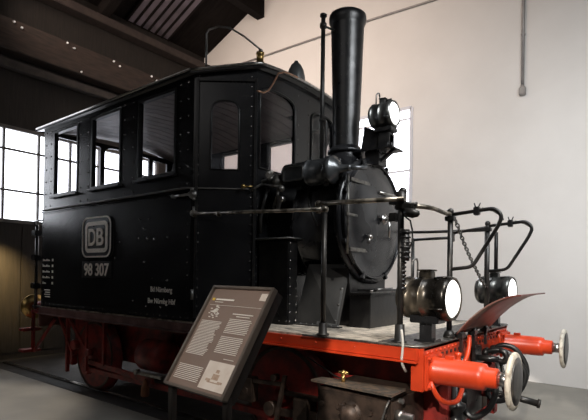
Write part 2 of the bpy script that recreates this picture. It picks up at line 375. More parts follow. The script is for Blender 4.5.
# --- upper cab walls (hollow)
b = B(); b.rv = 1
side_h = [(.285, .930, 2.56, 3.44, 3.44), (1.25, 1.895, 2.56, 3.44, 3.44), (2.225, 2.89, 2.56, 3.43, 3.43)]
panel(b, (-5.54, -W + .006), (-2.38, -W + .006), ZT, 3.50, 3.50, side_h, .035, (0, 1))
panel(b, (-5.54, W - .006), (-2.38, W - .006), ZT, 3.50, 3.50, side_h, .035, (0, -1))
fp = (-2.38, -W + .006); fq = (-1.9, -.70)
La = math.hypot(fq[0] - fp[0], fq[1] - fp[1])
ang_h = [(.17, .44, 2.57, 3.11, 3.24)]
panel(b, fp, fq, ZT, 3.50, 3.57, ang_h, .035, (-.7, .7))
panel(b, (-2.38, W - .006), (-1.9, .70), ZT, 3.50, 3.57, ang_h, .035, (-.7, -.7))
fr_h = [(.045, .60, 2.60, 3.29, 3.42), (.89, 1.33, 2.60, 3.29, 3.41)]
panel(b, (-1.9, -.70), (-1.9, .70), ZT, 3.57, 3.57, fr_h, .035, (-1, 0))
b.prism([(-1.9, -.70, 3.565), (-1.9, .70, 3.565), (-1.9, .35, 3.61), (-1.9, -.35, 3.61)], (-.035, 0, 0))
panel(b, (-5.54, -W + .04), (-5.54, W - .04), ZT, 3.5, 3.5, [(.09, .50, 2.58, 3.44, 3.44), (.60, .76, 2.62, 3.44, 3.44), (.83, 1.24, 2.60, 3.36, 3.46), (1.40, 1.60, 2.62, 3.44, 3.44), (1.68, 1.95, 2.58, 3.42, 3.42)], .035, (1, 0))
# rivets and cover straps on the near side
for x in (-5.47, -5.33, -4.54, -4.36, -3.57, -3.40, -2.58, -2.46): b.rivets((x, -W + .006, 2.44), (x, -W + .006, 3.44), (0, -1, 0), .165, .010)
for u in (.05, La - .05): b.rivets(Vector((*fp, 2.42)) + dA * u, Vector((*fp, 3.48)) + dA * u, nA, .1, .008)
for y in (-.045, .14): b.rivets((-1.9, y, 2.7), (-1.9, y, 3.5), (1, 0, 0), .16, .008)
walls = part(b, 'cab_walls', [BLACK, GLINTRIVET])
b = B(); b.prism([(x, y, ZT + .013) for x, y in inflate(PLAN, -.05)], (0, 0, .01)); part(b, 'cab_floor', CABIN)
# --- side windows: frame > pane
def cabwin(x0, x1, s, z0=2.56, z1=3.43):
    b = B(); y = s * (W - .006)
    yo = lambda d: y + s * d
    for a, c in ((x0, x0 + .028), (x1 - .028, x1)): b.box(a, c, *sorted((yo(-.045), yo(.008))), z0, z1)
    b.box(x0 + .028, x1 - .028, *sorted((yo(-.045), yo(.008))), z1 - .03, z1)
    b.box(x0 + .028, x1 - .028, *sorted((yo(-.045), yo(.008))), z0, z0 + .025)
    b.box(x0 - .03, x1 + .03, *sorted((yo(.006), yo(.045))), z0 - .03, z0 - .005, .004)
    f = part(b, 'window_frame', BLACK2)
    b = B(); b.box(x0 + .028, x1 - .028, *sorted((yo(-.025), yo(-.021))), z0 + .025, z1 - .03); b.done('window_glass', GLASS, f)
for s in (-1, 1):
    for u0, u1 in ((.285, .930), (1.25, 1.895), (2.225, 2.89)): cabwin(-5.54 + u0, -5.54 + u1, s)
def frontwin(p0, d, n, u0, u1, z0, zs, zt):
    p0 = Vector((*p0, 0)); P = lambda u, z, e=0: p0 + d * u + n * e + Vector((0, 0, z))
    out = [(u0, z0), (u1, z0)]
    for k in range(13):
        t = PI * k / 12; cs, sn = math.cos(t), math.sin(t)
        out.append(((u0 + u1) / 2 + (u1 - u0) / 2 * math.copysign(abs(cs) ** .7, cs), zs + (zt - zs) * abs(sn) ** .8))
    b = B(); b.tube([P(u, z, .004) for u, z in out], .011, 6, closed=True); f = part(b, 'window_frame', BLACK2)
    b = B(); b.prism([P(u, z, -.02) for u, z in out], n * .004); b.done('window_glass', GLASS, f)
frontwin(fp, dA, nA, *ang_h[0])
dB = Vector((.48, -.372, 0)).normalized(); frontwin((-2.38, W - .006), dB, Vector((-dB.y, dB.x, 0)), *ang_h[0])
for h in fr_h: frontwin((-1.9, -.70), Vector((0, 1, 0)), Vector((1, 0, 0)), *h)
# door on the angled panel: raised frame strip, knob
b = B()
for u in (.02, La - .02): b.obox(pA(u, (1.12 + 3.46) / 2, .004), dA * .012, nA * .006, (0, 0, 1.17))
b.obox(pA(La / 2, 3.44, .004), dA * (La / 2 - .02), nA * .006, (0, 0, .012))
dr = part(b, 'cab_door', BLACK2)
b = B(); k0 = pA(.48, 2.40, .0); b.cyl(k0, k0 + nA * .035, .012, seg=10); b.ball(k0 + nA * .045, .022); b.cyl(k0 + nA * .04, k0 + nA * .04 + dA * .09, .008, seg=8); b.done('door_handle', BRASS, dr)
b = B()
for z in (1.35, 2.15): b.cyl(pA(.0, z - .05, .014), pA(.0, z + .05, .014), .012, seg=8)
b.done('door_hinge', DULL, dr)
# --- roof
b = B()
xf = lambda y: -1.83 if abs(y) < .74 else -1.83 - (abs(y) - .74) / (1.14 - .74) * .53
rz = lambda y: 3.52 + .13 * (1 - (y / 1.14) ** 2)
N = 28; ys = [-1.14 + 2.28 * i / N for i in range(N + 1)]
top = [(b.bm.verts.new((-5.62, y, rz(y))), b.bm.verts.new((xf(y), y, rz(y)))) for y in ys]
bot = [(b.bm.verts.new((-5.62, y, rz(y) - .04)), b.bm.verts.new((xf(y), y, rz(y) - .04))) for y in ys]
for i in range(N):
    b.face([top[i][0], top[i][1], top[i + 1][1], top[i + 1][0]], True); b.face([bot[i][0], bot[i + 1][0], bot[i + 1][1], bot[i][1]], True)
    b.face([top[i][1], bot[i][1], bot[i + 1][1], top[i + 1][1]]); b.face([top[i][0], top[i + 1][0], bot[i + 1][0], bot[i][0]])
for i in (0, N): b.face([top[i][0], top[i][1], bot[i][1], bot[i][0]])
roof = part(b, 'cab_roof', BLACK2)
b = B(); b.tube([(xf(y) + .004, y, rz(y) - .012) for y in ys], .015, 8)
b.tube([(-5.62, -1.146, 3.515), (-2.36, -1.146, 3.515)], .012, 6); b.tube([(-5.62, 1.146, 3.515), (-2.36, 1.146, 3.515)], .012, 6)
b.done('roof_edge', STEEL, roof, label='bright worn metal edge strip')
b = B(); b.lathe((-1.95, -.03, 3.62), (0, 0, 1), [(0, .098), (.03, .102), (.10, .100), (.17, .085), (.23, .055), (.262, .022), (.275, .02), (.277, 0)], 28); b.done('roof_ventilator', mat('ventilator_grey', (.13, .14, .14), (.20, .20, .20), .38, .6, scale=8), roof)
b = B(); b.lathe((-1.97, -.585, 3.58), (0, 0, 1), [(0, .042), (.10, .042), (.105, .036), (.17, .036), (.175, .042), (.20, .042), (.205, .02), (.235, .015), (.24, 0)], 20); b.done('whistle', BRASS, roof, label='brass whistle')
b = B(); b.tube([(-2.30, -1.0, 3.58), (-2.30, -1.0, 3.90), (-2.28, -.99, 3.935), (-2.2, -.94, 3.965), (-2.12, -.86, 3.96), (-2.04, -.74, 3.90), (-1.97, -.62, 3.82), (-1.955, -.59, 3.80)], .009, 8)
b.ball((-1.955, -.59, 3.795), .018); b.done('whistle_rod', DULL, roof)
b = B(); b.tube([(-1.79, -.20, 3.62), (-1.80, -.40, 3.61), (-1.80, -.50, 3.56), (-1.80, -.57, 3.44), (-1.80, -.64, 3.345), (-1.80, -.71, 3.30), (-1.80, -.80, 3.29)], .009, 8); b.done('copper_pipe', COPPER, roof, label='thin bent copper pipe')
b = B(); b.cyl((-2.45, -.86, 3.54), (-2.45, -.86, 3.60), .03, seg=12); b.ball((-2.45, -.86, 3.60), .025); b.cyl((-2.7, -.2, 3.62), (-2.7, -.2, 3.69), .10, seg=20); b.done('roof_cap', BLACK2, roof)
# --- inside the cab
b = B(); b.lathe((-4.3, 0, 2.087), (1, 0, 0), [(0, 0), (0, .50), (2.4, .50), (2.4, 0)], 32); part(b, 'boiler', BLACK2)
b = B(); b.cyl((-3.25, -.75, 2.36), (-3.10, -.70, 2.95), .016, seg=8); b.cyl((-3.0, -.62, 2.36), (-2.86, -.60, 3.0), .014, seg=8); b.ball((-3.10, -.70, 2.96), .03); b.ball((-2.86, -.60, 3.0), .026)
part(b, 'control_lever', DULL)
b = B()
nb = 22
for k in range(nb):
    x0 = -5.50 + k * (3.42 / nb)
    for y0, y1 in ((-1.04, -.52), (-.52, 0), (0, .52), (.52, 1.04)):
        if abs(y0 + y1) > 1 and x0 > -2.55: continue
        b.prism([(x0, y0, rz(y0) - .075), (x0 + 3.42 / nb - .012, y0, rz(y0) - .075), (x0 + 3.42 / nb - .012, y1, rz(y1) - .075), (x0, y1, rz(y1) - .075)], (0, 0, .015))
part(b, 'cab_ceiling', mat('cream_ceiling', (.20, .16, .15), (.27, .22, .20), .5, scale=5), label='pale boarded cab ceiling')
# --- marks on the tank
ymark = -W - .004
def rrect(cx, cz, w, h, r, y, k=6):
    out = []
    for sx, sz, a0 in ((1, -1, -PI / 2), (1, 1, 0), (-1, 1, PI / 2), (-1, -1, PI)):
        for i in range(k + 1):
            a = a0 + PI / 2 * i / k; out.append((cx + sx * (w / 2 - r) + r * math.cos(a), y, cz + sz * (h / 2 - r) + r * math.sin(a)))
    return out
def ring(b, cx, cz, w, h, r, t, y, dy):
    o = rrect(cx, cz, w, h, r, y); i = rrect(cx, cz, w - 2 * t, h - 2 * t, max(.005, r - t), y); n = len(o)
    O = [b.bm.verts.new(p) for p in o]; I = [b.bm.verts.new(p) for p in i]
    O2 = [b.bm.verts.new((p[0], y + dy, p[2])) for p in o]; I2 = [b.bm.verts.new((p[0], y + dy, p[2])) for p in i]
    for k in range(n):
        j = (k + 1) % n
        b.face([O[k], O[j], I[j], I[k]]); b.face([O[k], O2[k], O2[j], O[j]]); b.face([I[k], I[j], I2[j], I2[k]]); b.face([O2[k], I2[k], I2[j], O2[j]])
cx, cz = -4.105, 1.972
b = B(); b.prism(rrect(cx, cz, .64, .485, .11, -W - .014), (0, .016, 0))
pl = part(b, 'railway_emblem', BLACK2, label='black emblem plate with cream frame and letters DB')
b = B(); ring(b, cx, cz, .64, .485, .11, .018, -W - .021, .008); ring(b, cx + .005, cz, .50, .37, .075, .048, -W - .021, .008); b.done('emblem_frame', CREAM, pl)
RX = Matrix.Rotation(PI / 2, 4, 'X')
T = lambda x, y, z: Matrix.Translation((x, y, z)) @ RX
text('D', 'letter_d', CREAM, pl, T(cx - .088, -W - .018, cz), .3, .004, .165, .205, .006)
text('B', 'letter_b', CREAM, pl, T(cx + .092, -W - .018, cz), .3, .004, .155, .205, .006)
cz = 1.585
b = B(); b.prism(rrect(cx, cz, .66, .20, .01, -W - .008), (0, .010, 0))
for sx in (-.31, .31):
    for sz in (-.08, .08): b.rivet((cx + sx, -W - .008, cz + sz), (0, -1, 0), .009)
pl = part(b, 'number_plate', BLACK2, label='number plate reading 98 307')
text('98 307', 'numerals', CREAM, pl, T(cx, -W - .011, cz), .2, .003, .55, .150, .003)
text('Bd Nürnberg', 'depot_lettering', TEXTW, loco, T(-2.845, -W - .002, 1.375), .1, .001, .36, .070, .0015)
text('Bw Nürnbg Hbf', 'depot_lettering', TEXTW, loco, T(-2.84, -W - .002, 1.255), .1, .001, .46, .070, .0015)
b = B()
for k in range(5):
    z = 1.71 - k * .077
    for j in range(6 if k < 4 else 3): b.box(-5.50 + j * .035, -5.475 + j * .035, -W - .002, -W, z - .014, z + .014 - .006 * (j % 3))
    b.box(-5.24, -5.20, -W - .002, -W, z - .018, z + .014)
for k in range(4): b.box(-5.44 + .02 * (k % 2), -5.28, -W - .002, -W, 1.30 - k * .03, 1.312 - k * .03)
part(b, 'data_lettering', TEXTW, label='rows of tiny white data lettering')

# --- frame, deck, front beam
for x0, x1, m_, lb in ((-5.60, -2.12, SHADEDRED, 'dusty red rear length with painted shade'), (-2.12, -.03, RED, 'bright red front length')):
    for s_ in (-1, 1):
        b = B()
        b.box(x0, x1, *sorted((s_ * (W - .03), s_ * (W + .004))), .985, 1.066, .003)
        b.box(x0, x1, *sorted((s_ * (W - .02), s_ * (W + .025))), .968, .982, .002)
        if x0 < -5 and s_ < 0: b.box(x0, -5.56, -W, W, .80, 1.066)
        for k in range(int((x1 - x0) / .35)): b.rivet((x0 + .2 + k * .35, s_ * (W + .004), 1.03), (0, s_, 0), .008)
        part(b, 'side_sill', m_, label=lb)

b = B()
for s in (-1, 1): b.box(-5.5, -.04, .60 * s - .012, .60 * s + .012, .42, 1.05)
for x in (-5.0, -3.9, -2.9, -2.2, -.9): b.box(x - .01, x + .01, -.6, .6, .5, 1.0)
part(b, 'main_frame', DRED)
b = B()
for k in range(15):
    y0 = -W + .015 + k * (2 * W - .03) / 15
    b.box(-5.58, -.055, y0, y0 + (2 * W - .03) / 15 - .006, 1.066, ZD)
deck = part(b, 'deck', WOODDECK, label='pale weathered deck boards')
b = B(); b.box(-.34, -.06, -W + .02, W - .02, ZD, ZD + .004); b.done('deck_plate', IRONP, deck, label='dark metal deck plate at the front edge')
b = B()
b.prism([(-.06, -W, 1.066), (.0, -W + .05, 1.066), (.0, W - .05, 1.066), (-.06, W, 1.066)], (0, 0, .022))
b.tube([(-1.0, -W - .004, 1.078), (-.06, -W - .004, 1.078), (.004, -W + .05, 1.078), (.004, W - .05, 1.078), (-.06, W + .004, 1.078), (-1, W + .004, 1.078)], .009, 6)
b.done('deck_edging', IRON, deck)
b = B()
b.prism([(0, -1.03, 1.064), (0, 1.03, 1.064), (0, 1.03, .86), (0, .75, .80), (0, -.75, .80), (0, -1.03, .80)], (-.03, 0, 0))
b.box(-.09, .0, -1.05, -1.028, .775, 1.06, .003); b.box(-.10, .0, -1.05, 1.05, 1.05, 1.064)
for k in range(26):
    y = -.98 + k * .078; b.rivet((.0, y, 1.03), (1, 0, 0), .011)
for y in (-.55, -.2, .2, .55):
    for z in (.86, .95): b.rivet((0, y, z), (1, 0, 0), .011)
b.mi = 1
for k in range(22):
    y = -.90 + k * .086; b.box(-.002, .006, y, y + .03, .985, 1.008)
part(b, 'buffer_beam', [RED, BLACK2], label='red riveted front beam')
# --- buffers (sleeve > head, plunger)
for s in (-1, 1):
    y = .905 * s; z = .905
    b = B(); b.box(-.002, .022, y - .125, y + .125, z - .125, z + .115, .006)
    b.lathe((.02, y, z), (1, 0, 0), [(0, .105), (.02, .092), (.31, .090), (.345, .086), (.355, .066), (.42, .064), (.425, .05)], 36)
    for dy in (-.1, .1):
        for dz in (-.1, .09): b.bolt((.022, y + dy, z + dz), (1, 0, 0), .016, .018)
    b.box(.10, .16, y - .02, y + .02, z + .088, z + .112, .004)
    sl = part(b, 'buffer_sleeve', RED)
    b = B(); b.lathe((.43, y, z), (1, 0, 0), [(0, .046), (.10, .046)], 24); b.done('plunger', STEEL, sl)
    b = B(); b.mi = 0
    b.lathe((.515, y, z), (1, 0, 0), [(0, .06), (.006, .15), (.010, .172), (.018, .181), (.030, .181), (.036, .176), (.042, .150)], 48)
    b.mi = 1; b.lathe((.557, y + .0, z), (1, 0, 0), [(0, .150), (.006, .10), (.009, .05), (.010, 0)], 48)
    b.done('buffer_head', [BUFW, GREASE], sl, label='round worn cream buffer head with dark greasy face')
# --- wheels
def wheel(x, s, name='wheel'):
    b = B(); y = .75 * s; z = .48
    prof = [(-.065, .40), (-.065, .455), (-.06, .470), (-.045, .470), (-.034, .45), (.06, .444), (.06, .40)]
    b.lathe((x, y, z), (0, s, 0), prof, 48)
    tyre = part(b, name, DRED)
    b = B()
    for k in range(12):
        a = 2 * PI * k / 12; b.cyl((x, y + s * .005, z), (x + .42 * math.cos(a), y + s * .005, z + .42 * math.sin(a)), .030, .022, 8)
    b.lathe((x, y, z), (0, s, 0), [(-.06, .10), (.07, .10), (.09, .07), (.11, .07), (.11, 0)], 24)
    b.lathe((x, y, z), (0, s, 0), [(-.045, .36), (-.045, .41), (.045, .41), (.045, .36)], 48)
    b.obox((x + .24, y, z), (.07, 0, 0), (0, .035, 0), (0, 0, .2), .02)
    b.done('spokes', DRED, tyre)
    b = B(); b.lathe((x, y, z), (0, s, 0), [(.058, .405), (.064, .405), (.064, .442), (.058, .442)], 48); b.done('tyre_face', DIRTY, tyre)
for x in (-4.62, -1.42):
    for s in (-1, 1): wheel(x, s)
    b = B(); b.cyl((x, -.72, .48), (x, .72, .48), .075, seg=20); part(b, 'axle', IRON)
b = B(); b.box(-3.85, -1.95, -.57, .57, .36, 1.05, .01); b.rivets((-3.8, -.57, .9), (-2.0, -.57, .9), (0, -1, 0), .08, .008); part(b, 'well_tank', BLACK2)
b = B(); b.box(-.88, -.10, -.57, .57, .30, 1.05, .01); part(b, 'frame_blocker', BLACK2)  # dark box added to block the bright view between the frames
# coupling rods, cylinders, motion
for s in (-1, 1):
    y = .90 * s
    b = B(); b.box(-4.62, -1.42, y - .018, y + .018, .285, .345, .006)
    for x in (-4.62, -1.42): b.cyl((x, y - .035, .315), (x, y + .035, .315), .075, seg=20); b.cyl((x, y - .14 * s, .315), (x, y + .055 * s, .315), .035, seg=16)
    part(b, 'coupling_rod', DRED)
    b = B(); b.obox((-1.15, s * .965, .40), (.30, 0, .03), (0, .016, 0), (-.003, 0, .03)); b.cyl((-1.42, s * .93, .40), (-1.42, s * 1.0, .40), .06, seg=18); part(b, 'connecting_rod', DIRTY)
    # cylinder block
    b = B()
    b.box(-.80, -.17, *sorted((s * .62, s * 1.16)), .22, .72, .02)
    b.lathe((-.83, s * .92, .42), (1, 0, 0), [(0, .20), (.02, .215), (.68, .215), (.69, .19), (.71, .12), (.73, 0)], 36)
    yb = s * 1.16
    for x in (-.74, -.60, -.33, -.22):
        for z in (.60, .40): b.bolt((x, yb, z), (0, s, 0), .020, .02)
    b.lathe((-.50, s * 1.15, .56), (0, s, 0), [(0, .10), (.02, .10), (.02, .075), (.035, .07), (.06, .045), (.07, 0)], 28)
    for k in range(6):
        a = k * PI / 3; b.bolt((-.50 + .085 * math.cos(a), s * 1.17, .56 + .085 * math.sin(a)), (0, s, 0), .012, .014)
    cyl = part(b, 'cylinder', DIRTY)
    b = B(); b.prism([(-.83, s * 1.19, .752), (-.14, s * 1.23, .752), (-.15, s * .99, .752), (-.82, s * 1.06, .752)], (0, 0, .016)); b.done('top_plate', PLATE, cyl, label='grimy worn flat top plate')
    b = B(); b.lathe((-.17, s * 1.09, .60), (1, 0, 0), [(0, .04), (.05, .04), (.05, .028), (.12, .028), (.12, 0)], 18)
    b.bolt((-.17, s * 1.05, .69), (1, 0, 0), .02, .03); b.done('drain_cock', STEEL, cyl)
    b = B(); b.tube([(-.18, s * 1.18, .72), (-.20, s * 1.20, .66), (-.26, s * 1.21, .45), (-.27, s * 1.21, .30)], .008, 8); b.done('drain_pipe', DULL, cyl)
    # slide bars / valve gear
    b = B(); b.box(-1.35, -.82, *sorted((s * .90, s * .95)), .53, .56); b.box(-1.35, -.82, *sorted((s * .90, s * .95)), .28, .31); b.box(-1.16, -1.0, *sorted((s * .88, s * 1.0)), .30, .54, .01)
    part(b, 'crosshead', DIRTY)
    b = B(); b.obox((-1.30, s * 1.0, .45), (.018, 0, 0), (0, .012, 0), (.06, 0, .26)); b.obox((-1.50, s * 1.0, .62), (.22, 0, .01), (0, .01, 0), (0, 0, .018)); b.obox((-1.9, s * .98, .52), (.30, 0, -.02), (0, .012, 0), (0, 0, .022)); b.box(-1.78, -1.60, *sorted((s * .93, s * 1.02)), .42, .64, .01)
    for x, z in ((-1.35, .68), (-1.26, .24), (-1.7, .62), (-1.68, .52)): b.cyl((x, s * .97, z), (x, s * 1.03, z), .03, seg=12)
    part(b, 'valve_gear', DIRTY)
b = B(); b.cyl((-.60, -1.10, .768), (-.60, -1.10, .82), .016, seg=10); b.ball((-.60, -1.10, .835), .022, 10); b.cyl((-.64, -1.10, .835), (-.56, -1.10, .835), .011, seg=8); part(b, 'lubricator', BRASS)
b = B(); b.tube([(-1.05, -.95, .88), (-.9, -.95, .82), (-.75, -1.0, .78), (-.62, -1.08, .78)], .006, 6); part(b, 'oil_pipe', ROD)
# rear steps, brackets and brake gear
for s in (-1, 1):
    y = s * .99
    b = B(); b.box(-5.98, -5.95, y - .02, y + .02, .40, .97); b.obox((-5.62, y, .66), (.30, 0, .25), (0, .012, 0), (-.012, 0, .014))
    for z in (.42, .72): b.box(-6.10, -5.93, y - .14, y + .10, z - .02, z + .02, .005)
    b.box(-6.0, -5.55, y - .02, y + .02, .96, 1.0)
    part(b, 'rear_steps', DRED)
    b = B()
    b.box(-4.97, -4.93, y - .02, y + .02, .25, .98); b.obox((-5.0, y, .72), (.20, 0, -.24), (0, .014, 0), (.012, 0, .010)); b.obox((-4.72, y, .78), (.25, 0, -.20), (0, .014, 0), (.012, 0, .012))
    b.obox((-4.48, y, .62), (.02, 0, 0), (0, .012, 0), (0, 0, .3)); b.obox((-4.15, y * .95, .70), (.02, 0, 0), (0, .02, 0), (0, 0, .28))
    b.cyl((-4.75, y - .04, .62), (-4.75, y + .03, .62), .06, seg=14); b.cyl((-4.4, y - .04, .56), (-4.4, y + .03, .56), .045, seg=14)
    b.obox((-3.9, y * .95, .40), (.75, 0, -.03), (0, .012, 0), (0, 0, .03)); b.obox((-5.07, y * .85, .47), (.035, 0, .0), (0, .04, 0), (.02, 0, .17), .01)
    part(b, 'brake_rigging', DRED)
    b = B(); b.lathe((-3.50, s * .80, .62), (1, 0, 0), [(0, 0), (.01, .14), (.04, .18), (.40, .18), (.43, .14), (.44, 0)], 24); part(b, 'air_reservoir', DRED)
    b = B(); b.obox((-3.14, s * 1.0, .45), (.22, 0, 0), (0, .014, 0), (0, 0, .018), .004); b.cyl((-3.36, s * .98, .46), (-3.36, s * 1.03, .46), .03, seg=12); part(b, 'brake_lever', DULL)
    b = B(); b.lathe((-3.24, s * .98, .20), (0, 0, 1), [(0, .03), (.01, .045), (.10, .045), (.13, .03), (.18, .022), (.2, 0)], 16); part(b, 'oil_pot', mat('tarnished_copper', (.34, .14, .07), (.2, .09, .05), .5, .6), label='small tarnished copper oil pot')
# rear buffers and rear handrail column
for s in (-1, 1):
    y = .905 * s; z = 1.06 - .02
    b = B(); b.lathe((-5.60, y, z), (-1, 0, 0), [(0, .10), (.02, .09), (.34, .088), (.36, .06), (.43, .06), (.44, .046), (.55, .046)], 28); sl = part(b, 'buffer_sleeve', DRED)
    b = B(); b.lathe((-6.12, y, z), (-1, 0, 0), [(0, .06), (.01, .18), (.035, .18), (.045, .12), (.05, 0)], 40); b.done('buffer_head', BRASS if s < 0 else BUFW, sl)  # near head coloured brass for the golden light on it
b = B(); b.cyl((-5.88, -1.0, 1.02), (-5.88, -1.0, 2.22), .022, seg=12)
for z in (1.35, 1.75, 2.1): b.box(-5.95, -5.83, -1.05, -.95, z - .04, z + .04, .008)
b.tube([(-5.88, -1.0, 2.18), (-5.86, -1.05, 2.26), (-5.54, -1.08, 2.26)], .012, 8)
part(b, 'rear_handrail', BLACK2)
b = B(); b.cyl((-5.88, .95, 1.02), (-5.88, .95, 2.22), .022, seg=12); b.box(-5.95, -5.54, -1.02, 1.02, 1.04, 1.07); part(b, 'rear_platform', BLACK2)

# --- smokebox, chimney
ZB, YB = 2.087, .02
b = B(); b.rv = 1; b.lathe((-1.90, YB, ZB), (1, 0, 0), [(0, 0), (0, .545), (.30, .545), (.30, .555), (.36, .555), (.36, .548), (.84, .548), (.84, .60), (.87, .612), (.90, .612), (.90, .56), (.90, 0)], 56)
for k in range(40):
    a = 2 * PI * k / 40; b.rivet((-1.04 + .0, YB + .605 * math.cos(a), ZB + .605 * math.sin(a)), (0, math.cos(a), math.sin(a)), .008)
    b.rivet((-1.57, YB + .553 * math.cos(a), ZB + .553 * math.sin(a)), (0, math.cos(a), math.sin(a)), .007)
sm = part(b, 'smokebox', [SMOKE, GLINTRIVET])
b = B(); b.lathe((-1.0, YB, ZB), (1, 0, 0), [(0, .570), (.018, .565), (.026, .545), (.020, .53), (.045, .43), (.066, .25), (.072, .08), (.072, 0)], 56)
b.tube([(-.975, YB + .555 * math.cos(2 * PI * k / 56), ZB + .555 * math.sin(2 * PI * k / 56)) for k in range(56)], .014, 8, closed=True)
for k in range(8):
    a = 2 * PI * (k + .5) / 8; b.obox((-.975, YB + .572 * math.cos(a), ZB + .572 * math.sin(a)), (.018, 0, 0), (0, .02 * -math.sin(a), .02 * math.cos(a)), (0, .035 * math.cos(a), .035 * math.sin(a)), .004)
door = part(b, 'smokebox_door', SMOKE)
b = B()
for z in (2.09 + .33, 2.09 - .30): b.obox((-.955, -.30, z), (.008, .0, 0), (0, .17, 0), (0, 0, .018), .003)
b.cyl((-.96, -.50, 2.09 - .34), (-.96, -.50, 2.09 + .37), .012, seg=8); b.obox((-.955, -.44, 2.10), (.008, 0, 0), (0, .09, 0), (0, 0, .012), .003)
b.done('door_hinge', IRON, door)
b = B(); b.cyl((-.93, YB + .04, ZB + .02), (-.80, YB + .04, ZB + .02), .018, seg=12); b.cyl((-.84, YB + .04, ZB + .02), (-.84, YB + .04, ZB - .16), .011, seg=8); b.cyl((-.82, YB + .04, ZB + .02), (-.82, YB + .16, ZB + .02), .011, seg=8)
b.lathe((-.90, YB + .04, ZB + .02), (1, 0, 0), [(0, .05), (.012, .05), (.012, .03), (.03, .03)], 18); b.ball((-.82, YB + .17, ZB + .02), .018)
b.cyl((-.93, YB + .0, ZB + .28), (-.90, YB + .26, ZB + .28), .012, seg=8); b.ball((-.905, YB - .22, ZB - .17), .028); b.cyl((-.90, YB - .25, ZB - .23), (-.91, YB - .21, ZB - .16), .012, seg=8)
b.done('door_lock', STEEL, door)
b = B(); b.lathe((-1.31, 0, 2.60), (0, 0, 1), [(0, .30), (.03, .27), (.07, .21), (.13, .175), (.19, .16), (.25, .15), (.25, .135)], 40)
b.tube([(-1.31 + .17 * math.cos(2 * PI * k / 30), .17 * math.sin(2 * PI * k / 30), 2.80) for k in range(30)], .022, 8, closed=True)
for k in range(8): b.bolt((-1.31 + .22 * math.cos(k * PI / 4 + .3), .22 * math.sin(k * PI / 4 + .3), 2.67), (0, 0, 1), .014, .02)
chb = part(b, 'chimney_base', SMOKE)
b = B(); b.lathe((-1.31, 0, 2.79), (0, 0, 1), [(0, .128), (.05, .130), (1.28, .168), (1.30, .172), (1.33, .186), (1.37, .190), (1.40, .186), (1.41, .172), (1.38, .160), (.9, .150), (.9, 0)], 48)
for z in (.15, .45, .75, 1.05):
    for a in (-1.4, -1.0): b.rivet((-1.31 + (.130 + .03 * z) * math.cos(a), (.130 + .03 * z) * math.sin(a), 2.79 + z), (math.cos(a), math.sin(a), 0), .006)
part(b, 'chimney', BLACK2, label='tall flared black chimney')
b = B(); b.cyl((-1.40, -.30, 2.60), (-1.40, -.30, 4.09), .021, seg=12); b.cyl((-1.40, -.30, 3.98), (-1.40, -.30, 4.02), .034, seg=12); b.cyl((-1.40, -.30, 4.09), (-1.40, -.30, 4.11), .034, seg=12)
for z in (3.05,): b.cyl((-1.40, -.30, z), (-1.40, -.30, z + .03), .028, seg=12)
b.tube([(-1.40, -.30, 4.0), (-1.36, -.16, 4.0)], .010, 6)
b.tube([(-1.36, -.33, 3.08), (-1.34, -.31, 3.05), (-1.34, -.31, 2.55)], .008, 6)
part(b, 'exhaust_pipe', ROD)
# saddle sheets under the smokebox
for s in (-1, 1):
    b = B(); q = [(-1.53, s * .52, ZD), (-1.04, s * .52, ZD), (-1.06, s * .30, 1.66), (-1.46, s * .40, 1.66)]
    n = Vector((0, s, .3)).normalized(); b.prism(q, -n * .02)
    b.box(-1.56, -1.0, *sorted((s * .50, s * .56)), ZD, ZD + .014)
    sd = part(b, 'saddle_sheet', mat('grey_sheet', (.030, .030, .029), (.055, .053, .05), .5, scale=5), label='dark grey sloping support sheet')
    L = lambda u, v, e=.002: (Vector(q[0]).lerp(Vector(q[1]), u)).lerp(Vector(q[3]).lerp(Vector(q[2]), u), v) + n * e
    b = B(); b.prism([L(.52, .03), L(.97, .03), L(.97, .62), L(.86, .62), L(.84, .78), L(.80, .60), L(.76, .70), L(.72, .56), L(.52, .56)], n * .002)
    b.done('primer_patch', PATCH, sd, label='bare grey primer patch')
    b = B(); 
    for v in (.1, .35, .6): b.rivet(L(.93, v, .004), n, .011)
    b.rivets(L(0, .02), L(1, .02), n, .07, .008); b.done('sheet_rivets', DULL, sd)
b = B(); b.prism([(-1.03, -.30, ZD), (-1.03, .30, ZD), (-1.03, .36, 1.62), (-1.03, -.36, 1.62)], (-.5, 0, 0)); part(b, 'saddle', BLACK2)
b = B(); b.box(-1.02, -.80, -.36, .30, ZD, 1.38, .006); b.box(-1.02, -.78, -.38, .32, 1.38, 1.40, .004)
b.obox((-.90, 0, 1.42), (.10, 0, 0), (0, .25, 0), (0, 0, .01)); part(b, 'front_step_box', BLACK2)
b = B(); b.tube([(-.84, -.3, 1.415), (-.84, .3, 1.425)], .009, 6); b.tube([(-.82, -.2, 1.43), (-.82, .1, 1.44)], .007, 6); b.obox((-.79, -.06, 1.402), (.003, 0, 0), (0, .31, 0), (0, 0, .008)); part(b, 'step_edge_rod', DULL)
# box in front of the cab
b = B(); b.rv = 1; b.box(-1.88, -1.50, -.66, -.52, ZD, 1.88, .01); b.rivets((-1.50, -.635, 1.12), (-1.50, -.635, 1.85), (1, 0, 0), .08, .009); b.rivets((-1.50, -.54, 1.12), (-1.50, -.54, 1.5), (1, 0, 0), .08, .009)
b.rivets((-1.86, -.66, 1.12), (-1.52, -.66, 1.12), (0, -1, 0), .08, .008); b.box(-1.90, -1.47, -.69, -.50, 1.88, 1.90, .004)
tc = part(b, 'tool_chest', [BLACK2, GLINTRIVET])
b = B(); b.tube([(-1.89, -.695, 1.895), (-1.465, -.695, 1.895), (-1.465, -.495, 1.895)], .009, 6); b.done('lid_edge', DULL, tc)
